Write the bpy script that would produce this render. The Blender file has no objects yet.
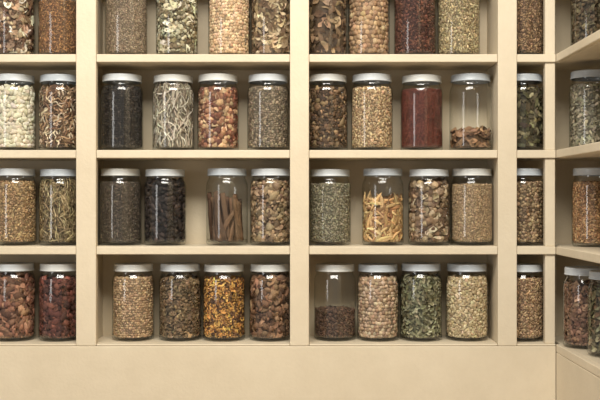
import bpy, bmesh, math
import numpy as np
from mathutils import Vector
rng = np.random.default_rng(11)
EYE = 1.45
scene = bpy.context.scene
scene.view_settings.view_transform = 'Standard'

def lin(c):
    c = np.asarray(c, float)/255.0
    return np.where(c <= 0.04045, c/12.92, ((c+0.055)/1.055)**2.4)

def goods(c):
    c = lin(c); g = (c*np.array([.3, .6, .1])).sum(-1, keepdims=True)*np.array([1.05, 1.0, .88])
    return np.clip((c*0.76+g*0.24)*1.25*np.array([.98, 1.0, .98]), 0, 1)

# ------------------------------------------------------------ materials
def new_mat(name):
    m = bpy.data.materials.new(name); m.use_nodes = True
    nt = m.node_tree; nt.nodes.clear()
    out = nt.nodes.new('ShaderNodeOutputMaterial')
    return m, nt, out

def painted(name, c1, c2, rough=0.5, scale=5.0, bump=0.25, stretch=(1, 1, 1)):
    m, nt, out = new_mat(name)
    b = nt.nodes.new('ShaderNodeBsdfPrincipled'); b.inputs['Roughness'].default_value = rough
    tc = nt.nodes.new('ShaderNodeTexCoord'); mp = nt.nodes.new('ShaderNodeMapping')
    mp.inputs['Scale'].default_value = stretch
    n = nt.nodes.new('ShaderNodeTexNoise'); n.inputs['Scale'].default_value = scale; n.inputs['Detail'].default_value = 10
    n.inputs['Roughness'].default_value = 0.72
    r = nt.nodes.new('ShaderNodeValToRGB')
    r.color_ramp.elements[0].position = 0.3; r.color_ramp.elements[1].position = 0.7
    r.color_ramp.elements[0].color = (*lin(c1), 1); r.color_ramp.elements[1].color = (*lin(c2), 1)
    n2 = nt.nodes.new('ShaderNodeTexNoise'); n2.inputs['Scale'].default_value = 160; n2.inputs['Detail'].default_value = 3
    bp = nt.nodes.new('ShaderNodeBump'); bp.inputs['Strength'].default_value = bump; bp.inputs['Distance'].default_value = 0.002
    L = nt.links.new
    L(tc.outputs['Object'], mp.inputs['Vector']); L(mp.outputs[0], n.inputs['Vector']); L(mp.outputs[0], n2.inputs['Vector'])
    L(n.outputs['Fac'], r.inputs[0]); L(r.outputs[0], b.inputs['Base Color'])
    L(n2.outputs['Fac'], bp.inputs['Height']); L(bp.outputs[0], b.inputs['Normal']); L(b.outputs[0], out.inputs[0])
    return m

M_PAINT = painted('cream_paint', (212, 197, 170), (227, 213, 187))
M_WALL = painted('wall_paint', (208, 192, 163), (222, 207, 179))
M_FLOOR = painted('floor_tile', (150, 125, 98), (170, 145, 115), 0.4, 3)

def lid_mat(name, c):
    m, nt, out = new_mat(name)
    b = nt.nodes.new('ShaderNodeBsdfPrincipled'); b.inputs['Roughness'].default_value = 0.3
    n = nt.nodes.new('ShaderNodeTexNoise'); n.inputs['Scale'].default_value = 40
    r = nt.nodes.new('ShaderNodeValToRGB')
    r.color_ramp.elements[0].color = (*lin(np.array(c)*0.93), 1); r.color_ramp.elements[1].color = (*lin(c), 1)
    nt.links.new(n.outputs['Fac'], r.inputs[0]); nt.links.new(r.outputs[0], b.inputs['Base Color']); nt.links.new(b.outputs[0], out.inputs[0])
    return m
M_LIDS = [lid_mat('lid_white', (208, 214, 218)), lid_mat('lid_grey', (190, 198, 205)), lid_mat('lid_offwhite', (215, 217, 214))]

# thin-walled glass
M_GLASS, nt, out = new_mat('clear_glass')
lw = nt.nodes.new('ShaderNodeLayerWeight'); lw.inputs['Blend'].default_value = 0.5
pw = nt.nodes.new('ShaderNodeMath'); pw.operation = 'POWER'; pw.inputs[1].default_value = 3.5
ma = nt.nodes.new('ShaderNodeMath'); ma.operation = 'MULTIPLY_ADD'; ma.inputs[1].default_value = 0.6; ma.inputs[2].default_value = 0.06
pt = nt.nodes.new('ShaderNodeMath'); pt.operation = 'POWER'; pt.inputs[1].default_value = 4.0
cr = nt.nodes.new('ShaderNodeValToRGB')
cr.color_ramp.elements[0].color = (0.98, 0.985, 0.98, 1); cr.color_ramp.elements[1].color = (0.66, 0.68, 0.65, 1)
tr = nt.nodes.new('ShaderNodeBsdfTransparent'); gl = nt.nodes.new('ShaderNodeBsdfGlossy'); gl.inputs['Roughness'].default_value = 0.08
mx = nt.nodes.new('ShaderNodeMixShader')
L = nt.links.new
L(lw.outputs['Facing'], pw.inputs[0]); L(pw.outputs[0], ma.inputs[0]); L(ma.outputs[0], mx.inputs[0])
L(lw.outputs['Facing'], pt.inputs[0]); L(pt.outputs[0], cr.inputs[0]); L(cr.outputs[0], tr.inputs[0])
L(tr.outputs[0], mx.inputs[1]); L(gl.outputs[0], mx.inputs[2]); L(mx.outputs[0], out.inputs[0])

M_CONT, nt, out = new_mat('dried_goods')
b = nt.nodes.new('ShaderNodeBsdfPrincipled'); b.inputs['Roughness'].default_value = 0.8; b.inputs['Specular IOR Level'].default_value = 0.3
at = nt.nodes.new('ShaderNodeAttribute'); at.attribute_name = 'Col'
tc = nt.nodes.new('ShaderNodeTexCoord')
n = nt.nodes.new('ShaderNodeTexNoise'); n.inputs['Scale'].default_value = 420; n.inputs['Detail'].default_value = 4
mr = nt.nodes.new('ShaderNodeMapRange'); mr.inputs['From Min'].default_value = 0.3; mr.inputs['From Max'].default_value = 0.7
mr.inputs['To Min'].default_value = 0.76; mr.inputs['To Max'].default_value = 1.22
vm = nt.nodes.new('ShaderNodeVectorMath'); vm.operation = 'SCALE'
L = nt.links.new
L(tc.outputs['Object'], n.inputs['Vector']); L(n.outputs['Fac'], mr.inputs['Value'])
L(at.outputs['Color'], vm.inputs[0]); L(mr.outputs[0], vm.inputs['Scale']); L(vm.outputs[0], b.inputs['Base Color']); L(b.outputs[0], out.inputs[0])

# ------------------------------------------------------------ box builder
def boxes(name, lst, mat, bevel=0.0015):
    bm = bmesh.new()
    for (x0, x1, y0, y1, z0, z1) in lst:
        vs = [bm.verts.new((x, y, z)) for x in (x0, x1) for y in (y0, y1) for z in (z0, z1)]
        for f in ((0,1,3,2),(4,6,7,5),(0,4,5,1),(2,3,7,6),(0,2,6,4),(1,5,7,3)):
            bm.faces.new([vs[i] for i in f])
    bmesh.ops.recalc_face_normals(bm, faces=bm.faces)
    if bevel:
        bmesh.ops.bevel(bm, geom=list(bm.edges), offset=bevel, segments=2, affect='EDGES', profile=0.5)
    me = bpy.data.meshes.new(name); bm.to_mesh(me); bm.free()
    ob = bpy.data.objects.new(name, me); scene.collection.objects.link(ob)
    me.materials.append(mat)
    return ob

SH = [0.484, 0.292, 0.100, -0.093, -0.288]          # shelf-top heights relative to eye
T = 0.016
D = 0.13
XL = -0.86; XC = 0.512
def Z(v): return EYE+v
parts = []
TOP = Z(0.70)
for (a, b2, p0, p1) in ((-0.448, -0.408, -0.436, -0.420), (-0.020, 0.018, -0.009, 0.007), (0.396, 0.434, 0.398, 0.414), (XL-0.02, XL+0.02, XL-0.008, XL+0.008)):
    parts.append((a, b2, 0, 0.018, Z(SH[4])-0.004, TOP))
    parts.append((p0, p1, 0.016, D, Z(SH[4])-0.004, TOP))
for zt, zb in zip([TOP]+[Z(v)-T for v in SH[:-1]], [Z(v) for v in SH]):
    parts.append((XC-0.020, XC, 0.006, 0.022, zb, zt))
spans = [(XL+0.0085, -0.4365), (-0.4195, -0.0095), (0.0075, 0.3975), (0.4145, XC-0.0005)]
for z in SH:
    for (a, b2) in spans:
        parts.append((a, b2, 0.0185, D, Z(z)-T, Z(z)))
nos = [(XL+0.0205, -0.4485), (-0.4075, -0.0205), (0.0185, 0.3955), (0.4345, XC)]
for z in SH[:-1]:
    for (a, b2) in nos:
        parts.append((a, b2, 0.001, 0.0185, Z(z)-T, Z(z)))
parts.append((XL-0.02, XC, 0.0, D, TOP, TOP+0.04))
parts.append((XL-0.02, XC, 0.0, 0.018, 0.0, Z(SH[4])-0.0045))
for (a, b2) in nos:
    parts.append((a, b2, 0.0005, 0.0185, Z(SH[4])-0.004, Z(SH[4])))
boxes('built_in_shelving', parts, M_PAINT)

YE = -0.62; XR = XC+0.145
parts = []
for z in SH:
    parts.append((XC+0.0105, XR, YE, D, Z(z)-T, Z(z)))
    parts.append((XC, XC+0.0105, YE, -0.0005, Z(z)-T, Z(z)))
parts.append((XC, XC+0.018, YE-0.02, YE+0.02, Z(SH[4]), TOP))
parts.append((XC+0.018, XR, YE-0.018, YE, 0, TOP))
parts.append((XC, XR, YE-0.02, -0.0005, TOP, TOP+0.04))
parts.append((XC, XC+0.018, YE-0.018, -0.0005, 0.0, Z(SH[4])-T-0.0005))
boxes('built_in_shelving', parts, M_PAINT)

boxes('wall_back', [(-2.6, XR+0.05, D, D+0.1, 0, 2.75)], M_WALL, 0)
boxes('wall_right', [(XR, XR+0.1, -3.0, D, 0, 2.75)], M_WALL, 0)
boxes('floor', [(-2.6, XR+0.1, -3.0, D+0.1, -0.1, 0)], M_FLOOR, 0)

# ------------------------------------------------------------ jar geometry
def lathe(name, prof, seg, mats):
    bm = bmesh.new(); rings = []
    for (r, z, k) in prof:
        if r < 1e-6:
            rings.append([bm.verts.new((0, 0, z))]); continue
        ring = []
        for i in range(seg):
            a = 2*math.pi*i/seg
            rr = r + (k*(1 if i % 2 else -1))
            ring.append(bm.verts.new((rr*math.cos(a), rr*math.sin(a), z)))
        rings.append(ring)
    for A, B in zip(rings, rings[1:]):
        for i in range(seg):
            j = (i+1) % seg
            if len(A) == 1: bm.faces.new((A[0], B[j], B[i]))
            elif len(B) == 1: bm.faces.new((A[i], A[j], B[0]))
            else: bm.faces.new((A[i], A[j], B[j], B[i]))
    bmesh.ops.recalc_face_normals(bm, faces=bm.faces)
    for f in bm.faces: f.smooth = True
    me = bpy.data.meshes.new(name); bm.to_mesh(me); bm.free()
    for m in mats: me.materials.append(m)
    return me

R = 0.0436; H = 0.158
gp = [(0, 0.0022, 0), (0.030, 0.0018, 0), (0.036, 0.0, 0), (0.0395, 0.0004, 0), (0.0425, 0.0028, 0), (R, 0.0065, 0), (R, 0.02, 0), (R, 0.07, 0), (R, 0.118, 0),
      (R-0.0004, 0.1225, 0), (0.0425, 0.1275, 0), (0.0410, 0.1318, 0), (0.0393, 0.1350, 0), (0.0383, 0.1375, 0), (0.0380, 0.140, 0),
      (0.0380, 0.1436, 0), (0.0380, 0.152, 0), (0.0372, 0.1535, 0)]
ME_GLASS = lathe('jar_glass', gp, 64, [M_GLASS])
ip = [(0, 0.0062, 0), (0.034, 0.0060, 0), (0.039, 0.0068, 0), (0.0415, 0.0095, 0), (0.0424, 0.0125, 0)]
ME_FOOT = lathe('jar_foot', ip, 48, [M_GLASS])
lp = [(0.0392, 0.1432, 0), (0.0408, 0.1430, 0), (0.0414, 0.1438, 0), (0.0414, 0.1450, 0), (0.0406, 0.1458, 0), (0.0404, 0.1464, 0.00022), (0.0404, 0.1545, 0.00022),
      (0.0404, 0.1558, 0), (0.0400, 0.1572, 0), (0.0388, 0.1580, 0), (0.0370, 0.1581, 0), (0.0350, 0.1573, 0), (0.020, 0.1572, 0), (0, 0.1572, 0)]
ME_LIDS = [lathe('jar_lid', lp, 120, [m]) for m in M_LIDS]

# ------------------------------------------------------------ content pieces
def ico(sub):
    bm = bmesh.new(); bmesh.ops.create_icosphere(bm, subdivisions=sub, radius=1.0)
    v = np.array([x.co[:] for x in bm.verts]); f = np.array([[a.index for a in p.verts] for p in bm.faces]); bm.free()
    return v, f
ICO1 = ico(1); ICO2 = ico(2)
def tpl(kind):
    if kind == 'ball': return [(v, f) for v, f in [ICO1]]
    if kind == 'bean':
        outl = []
        for i in range(2):
            v, f = ICO2; v = v*np.array([1, .62, .5]); v[:, 1] += 0.25*v[:, 0]**2; outl.append((v, f))
        return outl
    if kind == 'nut': return [(ICO2[0]*(1+rng.normal(0, .06, (len(ICO2[0]), 1))), ICO2[1]) for _ in range(4)]
    if kind == 'grain': return [(ICO1[0]*np.array([1, .55, .5]), ICO1[1])]
    if kind == 'chip':
        return [(ICO1[0]*np.array([1, .75, .32])*(1+rng.normal(0, .25, (len(ICO1[0]), 3))), ICO1[1]) for _ in range(8)]
    if kind in ('leaf', 'petal'):
        res = []
        for k in range(8):
            nx, ny = 6, 3
            c1 = rng.normal(0, .35); c2 = rng.uniform(-.9, .9); tw = rng.normal(0, .8)
            vs = []
            for i in range(nx):
                x = -1+2*i/(nx-1); w = (0.45 if kind == 'leaf' else .75)*max(0.04, (1-x*x))**.6*(1+rng.normal(0, .15))
                for j in range(ny):
                    y = (j-1)*w; z = c1*x*x + c2*abs(y) + rng.normal(0, .05)
                    a = tw*x; y, z = y*math.cos(a)-z*math.sin(a), y*math.sin(a)+z*math.cos(a)
                    vs.append((x, y, z))
            fs = [(i*ny+j, (i+1)*ny+j, (i+1)*ny+j+1, i*ny+j+1) for i in range(nx-1) for j in range(ny-1)]
            res.append((np.array(vs), np.array(fs)))
        return res
    if kind in ('stick', 'twig', 'pod', 'root'):
        res = []
        for k in range(8):
            nx, ns = (9, 8)
            b1 = rng.normal(0, {'stick': .03, 'twig': .18, 'pod': .09, 'root': .35}[kind]); b2 = rng.normal(0, {'twig': .06, 'root': .15}.get(kind, 0.02))
            th = {'stick': .115, 'twig': .045, 'pod': .17, 'root': .13}[kind]; vs = []; ph = rng.uniform(0, 6)
            for i in range(nx):
                x = -1+2*i/(nx-1)
                r = th*(1+rng.normal(0, .08))
                if kind == 'pod': r = th*(max(0.02, 1-abs(x)**1.8))**.8*(1+rng.normal(0, .06))
                if i in (0, nx-1): r *= (0.25 if kind != 'stick' else 0.85)
                cy = b1*(x*x*2-1)+b2*math.sin(4*x+ph)
                for j in range(ns):
                    a = 2*math.pi*j/ns; fl = .65 if kind == 'pod' else 1
                    rr = r*(.3 if (kind == 'stick' and j == 2) else 1.0)
                    vs.append((x, cy+rr*math.cos(a), rr*math.sin(a)*fl))
            fs = [(i*ns+j, (i+1)*ns+j, (i+1)*ns+(j+1) % ns, i*ns+(j+1) % ns) for i in range(nx-1) for j in range(ns)]
            fs += [(0, 1, 2, 3), (0, 3, 4, 7), (4, 5, 6, 7)]
            o = (nx-1)*ns; fs += [(o+3, o+2, o+1, o), (o+7, o+4, o+3, o), (o+7, o+6, o+5, o+4)]
            res.append((np.array(vs), np.array(fs)))
        return res

RI = 0.0424; ZB = 0.0072
def maxr(z):   # inner wall radius at height
    return np.interp(z, [0.0068, 0.0095, 0.0125, 0.119, 0.1275, 0.1345, 0.139, 0.153], [0.038, 0.0410, RI, RI, 0.0412, 0.0384, 0.0370, 0.0370])

def make_contents(layers, top):
    V, F3, F4, C = [], [], [], []; off = 0
    def emit(v, f, c):
        nonlocal off
        V.append(v); C.append(c); (F3 if f.shape[1] == 3 else F4).append(f+off); off += len(v)
    packed = [l for l in layers if not l.get('loose')]
    if packed:
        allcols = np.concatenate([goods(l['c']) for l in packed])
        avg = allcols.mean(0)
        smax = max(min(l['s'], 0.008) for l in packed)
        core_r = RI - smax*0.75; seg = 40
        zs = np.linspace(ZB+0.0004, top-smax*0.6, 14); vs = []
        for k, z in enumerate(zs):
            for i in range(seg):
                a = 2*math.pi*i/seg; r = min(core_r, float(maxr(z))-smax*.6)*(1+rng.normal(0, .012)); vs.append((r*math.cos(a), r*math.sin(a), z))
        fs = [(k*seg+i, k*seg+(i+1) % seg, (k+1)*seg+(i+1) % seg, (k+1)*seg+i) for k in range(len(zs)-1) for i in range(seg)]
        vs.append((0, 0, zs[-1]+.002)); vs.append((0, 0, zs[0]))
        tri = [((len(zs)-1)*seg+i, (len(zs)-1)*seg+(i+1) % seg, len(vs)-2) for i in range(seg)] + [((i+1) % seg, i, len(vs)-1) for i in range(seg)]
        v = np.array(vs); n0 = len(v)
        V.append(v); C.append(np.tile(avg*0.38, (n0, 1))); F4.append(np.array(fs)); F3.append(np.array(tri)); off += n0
    for l in layers:
        s = l['s']; kind = l['k']; T_ = tpl(kind)
        ratio = {'ball': 3.0, 'bean': 1.9, 'nut': 3.0, 'grain': 1.7, 'chip': 2.2, 'leaf': 1.3, 'petal': 2.0, 'stick': .34, 'twig': .28, 'pod': .5, 'root': .6}[kind]
        dens = l.get('d', 1.0)
        thick = {'ball': 1, 'bean': .5, 'nut': 1, 'grain': .5, 'chip': .35, 'leaf': .25, 'petal': .25, 'stick': .11, 'twig': .06, 'pod': .13, 'root': .13}[kind]*s
        if l.get('loose'):
            N = l['n']
            th = (np.arange(N)+rng.uniform(-.3, .3, N))*2.399963; rr = np.sqrt((np.arange(N)+.7)/N)*(RI-thick*1.3)*.95
            z = np.full(N, ZB)
            istop = np.zeros(N, bool)
        else:
            area_side = 2*math.pi*RI*(top-ZB); area_top = math.pi*RI*RI
            foot = ratio*s*s
            Ns = int(area_side/foot*1.45*dens); Nt = int(area_top/foot*1.5*dens)
            cell = math.sqrt(area_side/max(Ns, 1)); nr = max(1, int((top-ZB)/cell)); ncx = max(3, int(2*math.pi*RI/cell))
            gi, gj = np.meshgrid(np.arange(nr), np.arange(ncx), indexing='ij')
            z = ZB + (gi.ravel()+.5+rng.uniform(-.5, .5, gi.size)*l.get('j', .8))*(top-ZB)/nr
            th = (gj.ravel()+.5*(gi.ravel() % 2)+rng.uniform(-.5, .5, gi.size)*l.get('j', .8))*2*math.pi/ncx
            rr = maxr(z) - thick - rng.uniform(0, 1, z.size)*min(s, .006)*.6
            tt = rng.uniform(0, 2*math.pi, Nt); tr_ = np.sqrt(rng.uniform(0, 1, Nt))*(RI-thick*1.2)
            tz = top + rng.normal(0, min(s, .008)*.35, Nt) - 0.1*tr_ + .001
            th = np.concatenate([th, tt]); rr = np.concatenate([rr, tr_]); z = np.concatenate([z, tz])
            istop = np.arange(len(th)) >= gi.size
            N = len(th)
        n = np.stack([np.cos(th), np.sin(th), 0*th], 1); t = np.stack([-np.sin(th), np.cos(th), 0*th], 1); up = np.tile([0, 0, 1.], (N, 1))
        n2 = np.where(istop[:, None], up, n); u2 = np.where(istop[:, None], -n, up)
        tilt = l.get('tilt', .35)
        n2 = n2 + t*rng.normal(0, tilt, (N, 1)) + u2*rng.normal(0, tilt, (N, 1)); n2 /= np.linalg.norm(n2, axis=1)[:, None]
        if 'up' in l: ang = math.pi/2+rng.normal(0, l['up'], N)
        else: ang = rng.uniform(0, 2*math.pi, N)
        x2 = t*np.cos(ang)[:, None]+u2*np.sin(ang)[:, None]
        x2 -= n2*(x2*n2).sum(1)[:, None]; x2 /= np.linalg.norm(x2, axis=1)[:, None]
        y2 = np.cross(n2, x2)
        pos = np.stack([rr*np.cos(th), rr*np.sin(th), z], 1)
        sc = s*np.exp(rng.normal(0, l.get('sv', .15), N))
        if l.get('loose'):
            pos[:, 2] = ZB+sc*np.abs(x2[:, 2])+rng.uniform(0, .005, N)
            # keep leaning sticks inside the glass: pull centres inward by the horizontal half-length
            hx = sc*np.hypot(x2[:, 0], x2[:, 1]); rad = np.hypot(pos[:, 0], pos[:, 1])
            lim = np.sqrt(np.maximum((RI-thick)**2-hx**2, 1e-6)); kk = np.minimum(1, lim/np.maximum(rad, 1e-6))
            pos[:, 0] *= kk; pos[:, 1] *= kk
        cols = goods(l['c']); w = np.array(l.get('w', [1]*len(cols)), float); w /= w.sum()
        base = cols[rng.choice(len(cols), N, p=w)]
        base = base*np.exp(rng.normal(0, l.get('cv', .24), (N, 1)))*np.exp(rng.normal(0, .035, (N, 3)))
        which = rng.integers(0, len(T_), N)
        for k, (tv, tf) in enumerate(T_):
            idx = np.where(which == k)[0]
            if not len(idx): continue
            vv = pos[idx, None, :] + sc[idx, None, None]*(tv[None, :, 0:1]*x2[idx, None, :]+tv[None, :, 1:2]*y2[idx, None, :]+tv[None, :, 2:3]*n2[idx, None, :])
            vc = np.repeat(base[idx, None, :], len(tv), 1)
            if kind in ('leaf', 'petal', 'chip', 'stick', 'pod', 'twig', 'nut', 'root'):
                vc = vc*np.exp(rng.normal(0, .12, (len(idx), len(tv), 1)))
            ff = (tf[None]+(np.arange(len(idx))*len(tv))[:, None, None]).reshape(-1, tf.shape[1])
            emit(vv.reshape(-1, 3), ff, vc.reshape(-1, 3))
    v = np.concatenate(V); c = np.clip(np.concatenate(C), 0, 1)
    v[:, 2] = np.clip(v[:, 2], ZB, 0.1515)
    r = np.hypot(v[:, 0], v[:, 1]); m = maxr(v[:, 2]); k = np.where(r > m, m/np.maximum(r, 1e-9), 1)
    v[:, 0] *= k; v[:, 1] *= k
    f3 = np.concatenate(F3) if F3 else np.zeros((0, 3), int); f4 = np.concatenate(F4) if F4 else np.zeros((0, 4), int)
    me = bpy.data.meshes.new('contents')
    me.vertices.add(len(v)); me.vertices.foreach_set('co', v.astype(np.float32).ravel())
    li = np.concatenate([f3.ravel(), f4.ravel()]).astype(np.int32)
    me.loops.add(len(li)); me.loops.foreach_set('vertex_index', li)
    ls = np.concatenate([np.arange(len(f3))*3, len(f3)*3+np.arange(len(f4))*4]).astype(np.int32)
    me.polygons.add(len(ls)); me.polygons.foreach_set('loop_start', ls)
    me.polygons.foreach_set('loop_total', np.concatenate([np.full(len(f3), 3), np.full(len(f4), 4)]).astype(np.int32))
    me.update(calc_edges=True)
    me.polygons.foreach_set('use_smooth', np.ones(len(ls), bool))
    a = me.color_attributes.new('Col', 'FLOAT_COLOR', 'POINT')
    a.data.foreach_set('color', np.concatenate([c, np.ones((len(c), 1))], 1).astype(np.float32).ravel())
    me.materials.append(M_CONT)
    return me

def jar(x, y, zrel, layers, fill=0.128, lid=None):
    e = bpy.data.objects.new('spice_jar', None); e.empty_display_size = .02
    scene.collection.objects.link(e); e.location = (x, y, Z(zrel)+0.0002); e.rotation_euler[2] = rng.uniform(0, 6.28)
    s = rng.uniform(.985, 1.0); e.scale = (s, s, rng.uniform(.985, 1.0))
    li = int(rng.integers(0, 3)) if lid is None else lid
    if fill > .12: fill += rng.uniform(.001, .006)
    for nm, me in (('glass_body', ME_GLASS), ('glass_foot', ME_FOOT), ('screw_lid', ME_LIDS[li]), ('dried_contents', make_contents(layers, fill))):
        o = bpy.data.objects.new(nm, me); scene.collection.objects.link(o); o.parent = e

def Ly(k, s, c, **kw): return dict(k=k, s=s, c=c, **kw)
# rows: (pixel x centre, layers, fill)
row0 = [
 (-32, [Ly('grain', .003, [(150,120,80),(120,90,60)])], .128),
 (13, [Ly('petal', .010, [(150,120,90),(200,185,165),(110,75,50),(90,60,45)]), Ly('chip', .006, [(170,140,105),(100,70,50)], d=.5)], .125),
 (59, [Ly('grain', .0026, [(130,88,50),(165,112,55),(105,70,44)])], .115),
 (126, [Ly('grain', .0022, [(136,113,90),(117,97,76),(154,132,108)])], .13),
 (177, [Ly('leaf', .012, [(180,170,138),(128,110,74),(95,78,52),(202,195,172)]), Ly('chip', .005, [(115,100,70),(170,160,130)], d=.5)], .13),
 (229, [Ly('nut', .0042, [(200,162,122),(216,182,142),(186,146,108)], j=.45, sv=.05, cv=.1)], .13),
 (272, [Ly('petal', .011, [(140,112,78),(170,140,100),(100,74,50)]), Ly('leaf', .009, [(115,86,58),(190,165,128)], d=.6)], .128),
 (326, [Ly('leaf', .013, [(105,78,55),(135,103,72),(70,50,38),(160,130,96)])], .13),
 (369, [Ly('nut', .0064, [(166,128,92),(182,144,104),(140,104,72)], j=.4, sv=.05, cv=.12)], .13),
 (415, [Ly('grain', .0036, [(88,48,38),(65,36,30),(112,66,48)])], .13),
 (459, [Ly('grain', .0034, [(160,138,96),(138,116,78),(180,160,118)], up=.6)], .13),
 (523.3, [Ly('grain', .0030, [(130,98,68),(160,124,86),(105,76,54)])], .128)]
row1 = [
 (-32, [Ly('ball', .0032, [(150,120,80),(120,90,60)])], .128),
 (14, [Ly('bean', .0074, [(200,190,168),(186,174,150),(212,202,184)], j=.5, cv=.08)], .126),
 (60, [Ly('root', .012, [(165,125,88),(125,88,58),(205,180,148),(90,63,44)]), Ly('petal', .011, [(160,122,84),(100,70,48),(195,168,134)], d=.7)], .128),
 (122, [Ly('ball', .0028, [(44,38,35),(57,49,44),(33,29,28)], j=.6)], .128),
 (173, [Ly('twig', .026, [(182,168,148),(156,142,122),(200,189,172),(112,98,80)], up=.45, d=1.9)], .130),
 (218, [Ly('nut', .0054, [(132,80,54),(165,112,74),(103,57,43),(180,138,98)], sv=.15), Ly('petal', .006, [(132,66,48),(185,148,110)], d=.3)], .124),
 (268, [Ly('ball', .0028, [(124,106,86),(105,89,71),(145,126,102)], j=.6)], .126),
 (327, [Ly('chip', .0046, [(92,67,46),(118,86,58),(64,48,35),(142,110,75)], sv=.35)], .126),
 (372, [Ly('grain', .0038, [(172,140,100),(156,122,84),(192,162,120)], up=.7)], .128),
 (422, [Ly('ball', .0014, [(106,46,32),(96,40,28),(116,53,38)], cv=.06, d=.9)], .124),
 (471, [Ly('leaf', .015, [(125,86,56),(98,67,46),(150,110,74)], tilt=.9, d=1.0), Ly('petal', .009, [(105,74,50),(145,106,70)], d=.6, tilt=.8)], .040),
 (523.3, [Ly('leaf', .011, [(100,93,60),(78,71,47),(132,121,86),(68,56,40)])], .126)]
row2 = [
 (-32, [Ly('grain', .003, [(150,120,80),(120,90,60)])], .128),
 (15, [Ly('grain', .0034, [(155,120,76),(135,102,64),(174,140,92)])], .128),
 (60, [Ly('twig', .018, [(160,136,90),(128,105,66),(180,158,112),(96,77,50)], up=.7, tilt=.4, d=1.6), Ly('leaf', .008, [(136,115,72),(104,85,52)], d=.5)], .126),
 (120, [Ly('grain', .0024, [(78,66,55),(64,54,45),(95,81,67)])], .126),
 (165, [Ly('chip', .0075, [(42,33,30),(58,45,40),(33,27,25)], tilt=.8), Ly('petal', .009, [(50,39,36),(38,30,28)], d=.6)], .128),
 (227, [Ly('stick', .046, [(84,58,38),(104,73,48),(66,46,32)], up=.30, tilt=.10, sv=.08, loose=True, n=20),
        Ly('stick', .040, [(88,60,40),(110,78,52)], up=.42, tilt=.12, sv=.12, loose=True, n=10)], .060),
 (271, [Ly('chip', .0068, [(135,104,72),(158,130,95),(102,77,54)], sv=.3), Ly('petal', .009, [(150,120,86)], d=.6)], .124),
 (330, [Ly('grain', .0030, [(126,117,94),(107,100,78),(146,137,112)])], .126),
 (383, [Ly('pod', .0215, [(192,150,88),(172,128,68),(208,170,106),(148,102,56)], tilt=.22, d=2.0)], .092),
 (429, [Ly('petal', .0090, [(155,130,100),(118,89,63),(190,170,140),(94,69,50)], tilt=.6), Ly('nut', .0062, [(124,95,67),(152,124,92),(102,75,52)], d=.8)], .126),
 (472, [Ly('grain', .0022, [(160,130,92),(145,115,80),(177,147,110)])], .125),
 (523.3, [Ly('nut', .0036, [(138,110,76),(162,132,96),(112,85,58)])], .126)]
row3 = [
 (-32, [Ly('chip', .006, [(150,100,60),(120,70,50)])], .128),
 (14, [Ly('chip', .0075, [(138,86,60),(160,110,80),(104,62,45),(120,77,55)], sv=.3), Ly('petal', .010, [(150,100,70),(118,75,53)], d=.8)], .126),
 (60, [Ly('chip', .0072, [(96,47,37),(118,62,46),(72,38,31)], sv=.3), Ly('petal', .009, [(108,57,43)], d=.6)], .122),
 (133, [Ly('ball', .0033, [(172,136,98),(155,118,82),(188,154,114)], j=.5, sv=.06, cv=.14)], .126),
 (180, [Ly('petal', .0080, [(128,99,67),(100,75,50),(148,121,83),(80,63,43)]), Ly('chip', .004, [(115,90,60)], d=.5)], .124),
 (224, [Ly('leaf', .0078, [(215,148,22),(190,120,20),(118,74,35),(228,168,42)], up=.8), Ly('grain', .0030, [(93,61,38),(190,135,42)], d=.4)], .126),
 (270, [Ly('petal', .011, [(122,84,57),(150,110,76),(90,61,43),(135,91,62)], tilt=.5), Ly('chip', .007, [(126,86,57),(93,63,45),(146,108,74)], sv=.3, d=.6)], .126),
 (335, [Ly('chip', .0042, [(84,60,46),(105,76,57),(65,47,37)]), Ly('grain', .0028, [(92,64,50)], d=.5)], .064),
 (378, [Ly('nut', .0047, [(172,138,108),(152,120,92),(188,160,130)], j=.5, sv=.07, cv=.14)], .126),
 (421, [Ly('leaf', .0068, [(112,108,74),(92,88,60),(133,129,95),(149,144,112)])], .126),
 (467, [Ly('bean', .0042, [(182,156,116),(164,138,98),(200,178,138)], j=.7, cv=.14)], .128),
 (523.3, [Ly('grain', .0036, [(165,128,90),(143,107,73),(184,148,108)])], .124)]
for r, z in ((row0, SH[1]), (row1, SH[2]), (row2, SH[3]), (row3, SH[4])):
    for (px, lay, fill) in r:
        yc = 0.066+(rng.uniform(0, .006) if px < 500 else 0)
        jar((px-300)*.002066 if px < 500 else 0.4605, yc, z, lay, fill)
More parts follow.
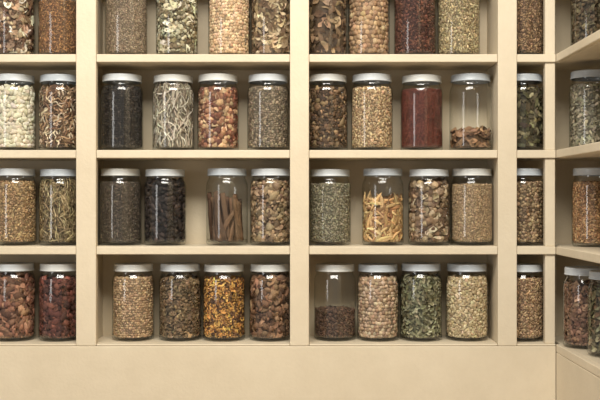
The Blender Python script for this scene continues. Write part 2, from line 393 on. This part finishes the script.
side = [
 (.586, 0.0, SH[1], [Ly('leaf', .010, [(95,84,58),(76,62,44),(130,112,82)]), Ly('chip', .005, [(100,80,55)], d=.5)], .126),
 (.583, 0.0, SH[2], [Ly('leaf', .006, [(140,130,106),(114,105,84),(164,152,126)])], .126),
 (.588, 0.0, SH[3], [Ly('grain', .0034, [(170,122,72),(148,100,57),(188,142,92)])], .126),
 (.5600, -.040, SH[4], [Ly('petal', .009, [(142,98,72),(113,73,55),(168,126,97),(90,58,44)]), Ly('chip', .005, [(120,84,60)], d=.5)], .122),
 (.5765, -.150, SH[4], [Ly('leaf', .010, [(120,112,78),(94,86,58),(150,142,106),(112,84,58)])], .122),
 (.595, -.185, SH[1], [Ly('chip', .006, [(150,100,60),(120,70,50)])], .126),
 (.595, -.185, SH[2], [Ly('grain', .003, [(170,140,100),(150,120,84)])], .126),
 (.595, -.185, SH[3], [Ly('ball', .003, [(90,60,48),(70,46,36)])], .126),
 (.588, -.265, SH[4], [Ly('ball', .003, [(180,150,110),(160,130,95)])], .126)]
for (x, y, z, lay, fill) in side:
    jar(x, y, z, lay, fill)

# ------------------------------------------------------------ light
def area(name, loc, target, size, sizey, power, col):
    l = bpy.data.lights.new(name, 'AREA'); l.shape = 'RECTANGLE'; l.size = size; l.size_y = sizey; l.energy = power; l.color = col
    o = bpy.data.objects.new(name, l); scene.collection.objects.link(o); o.location = loc
    o.rotation_euler = (Vector(target)-Vector(loc)).to_track_quat('-Z', 'Y').to_euler()
area('ceiling_light', (-0.1, -1.5, 2.75), (0, 0, 1.25), 1.3, 0.6, 48, (1.0, 0.955, 0.87))
area('added_streak_light', (-2.0, -2.0, 1.7), (0, 0, 1.4), 0.5, 1.3, 10, (1.0, 0.98, 0.95))  # added side lamp, kept narrow to draw a vertical streak on the glass
w = bpy.data.worlds.new('room_ambient'); scene.world = w; w.use_nodes = True
bg = w.node_tree.nodes['Background']; bg.inputs[0].default_value = (1.0, 0.955, 0.88, 1); bg.inputs[1].default_value = 0.33

cam = bpy.data.cameras.new('camera'); co = bpy.data.objects.new('camera', cam); scene.collection.objects.link(co)
co.location = (0, -2.0, EYE); co.rotation_euler = (math.pi/2, 0, 0); cam.lens = 60; cam.sensor_width = 36; cam.clip_start = .05
scene.camera = co
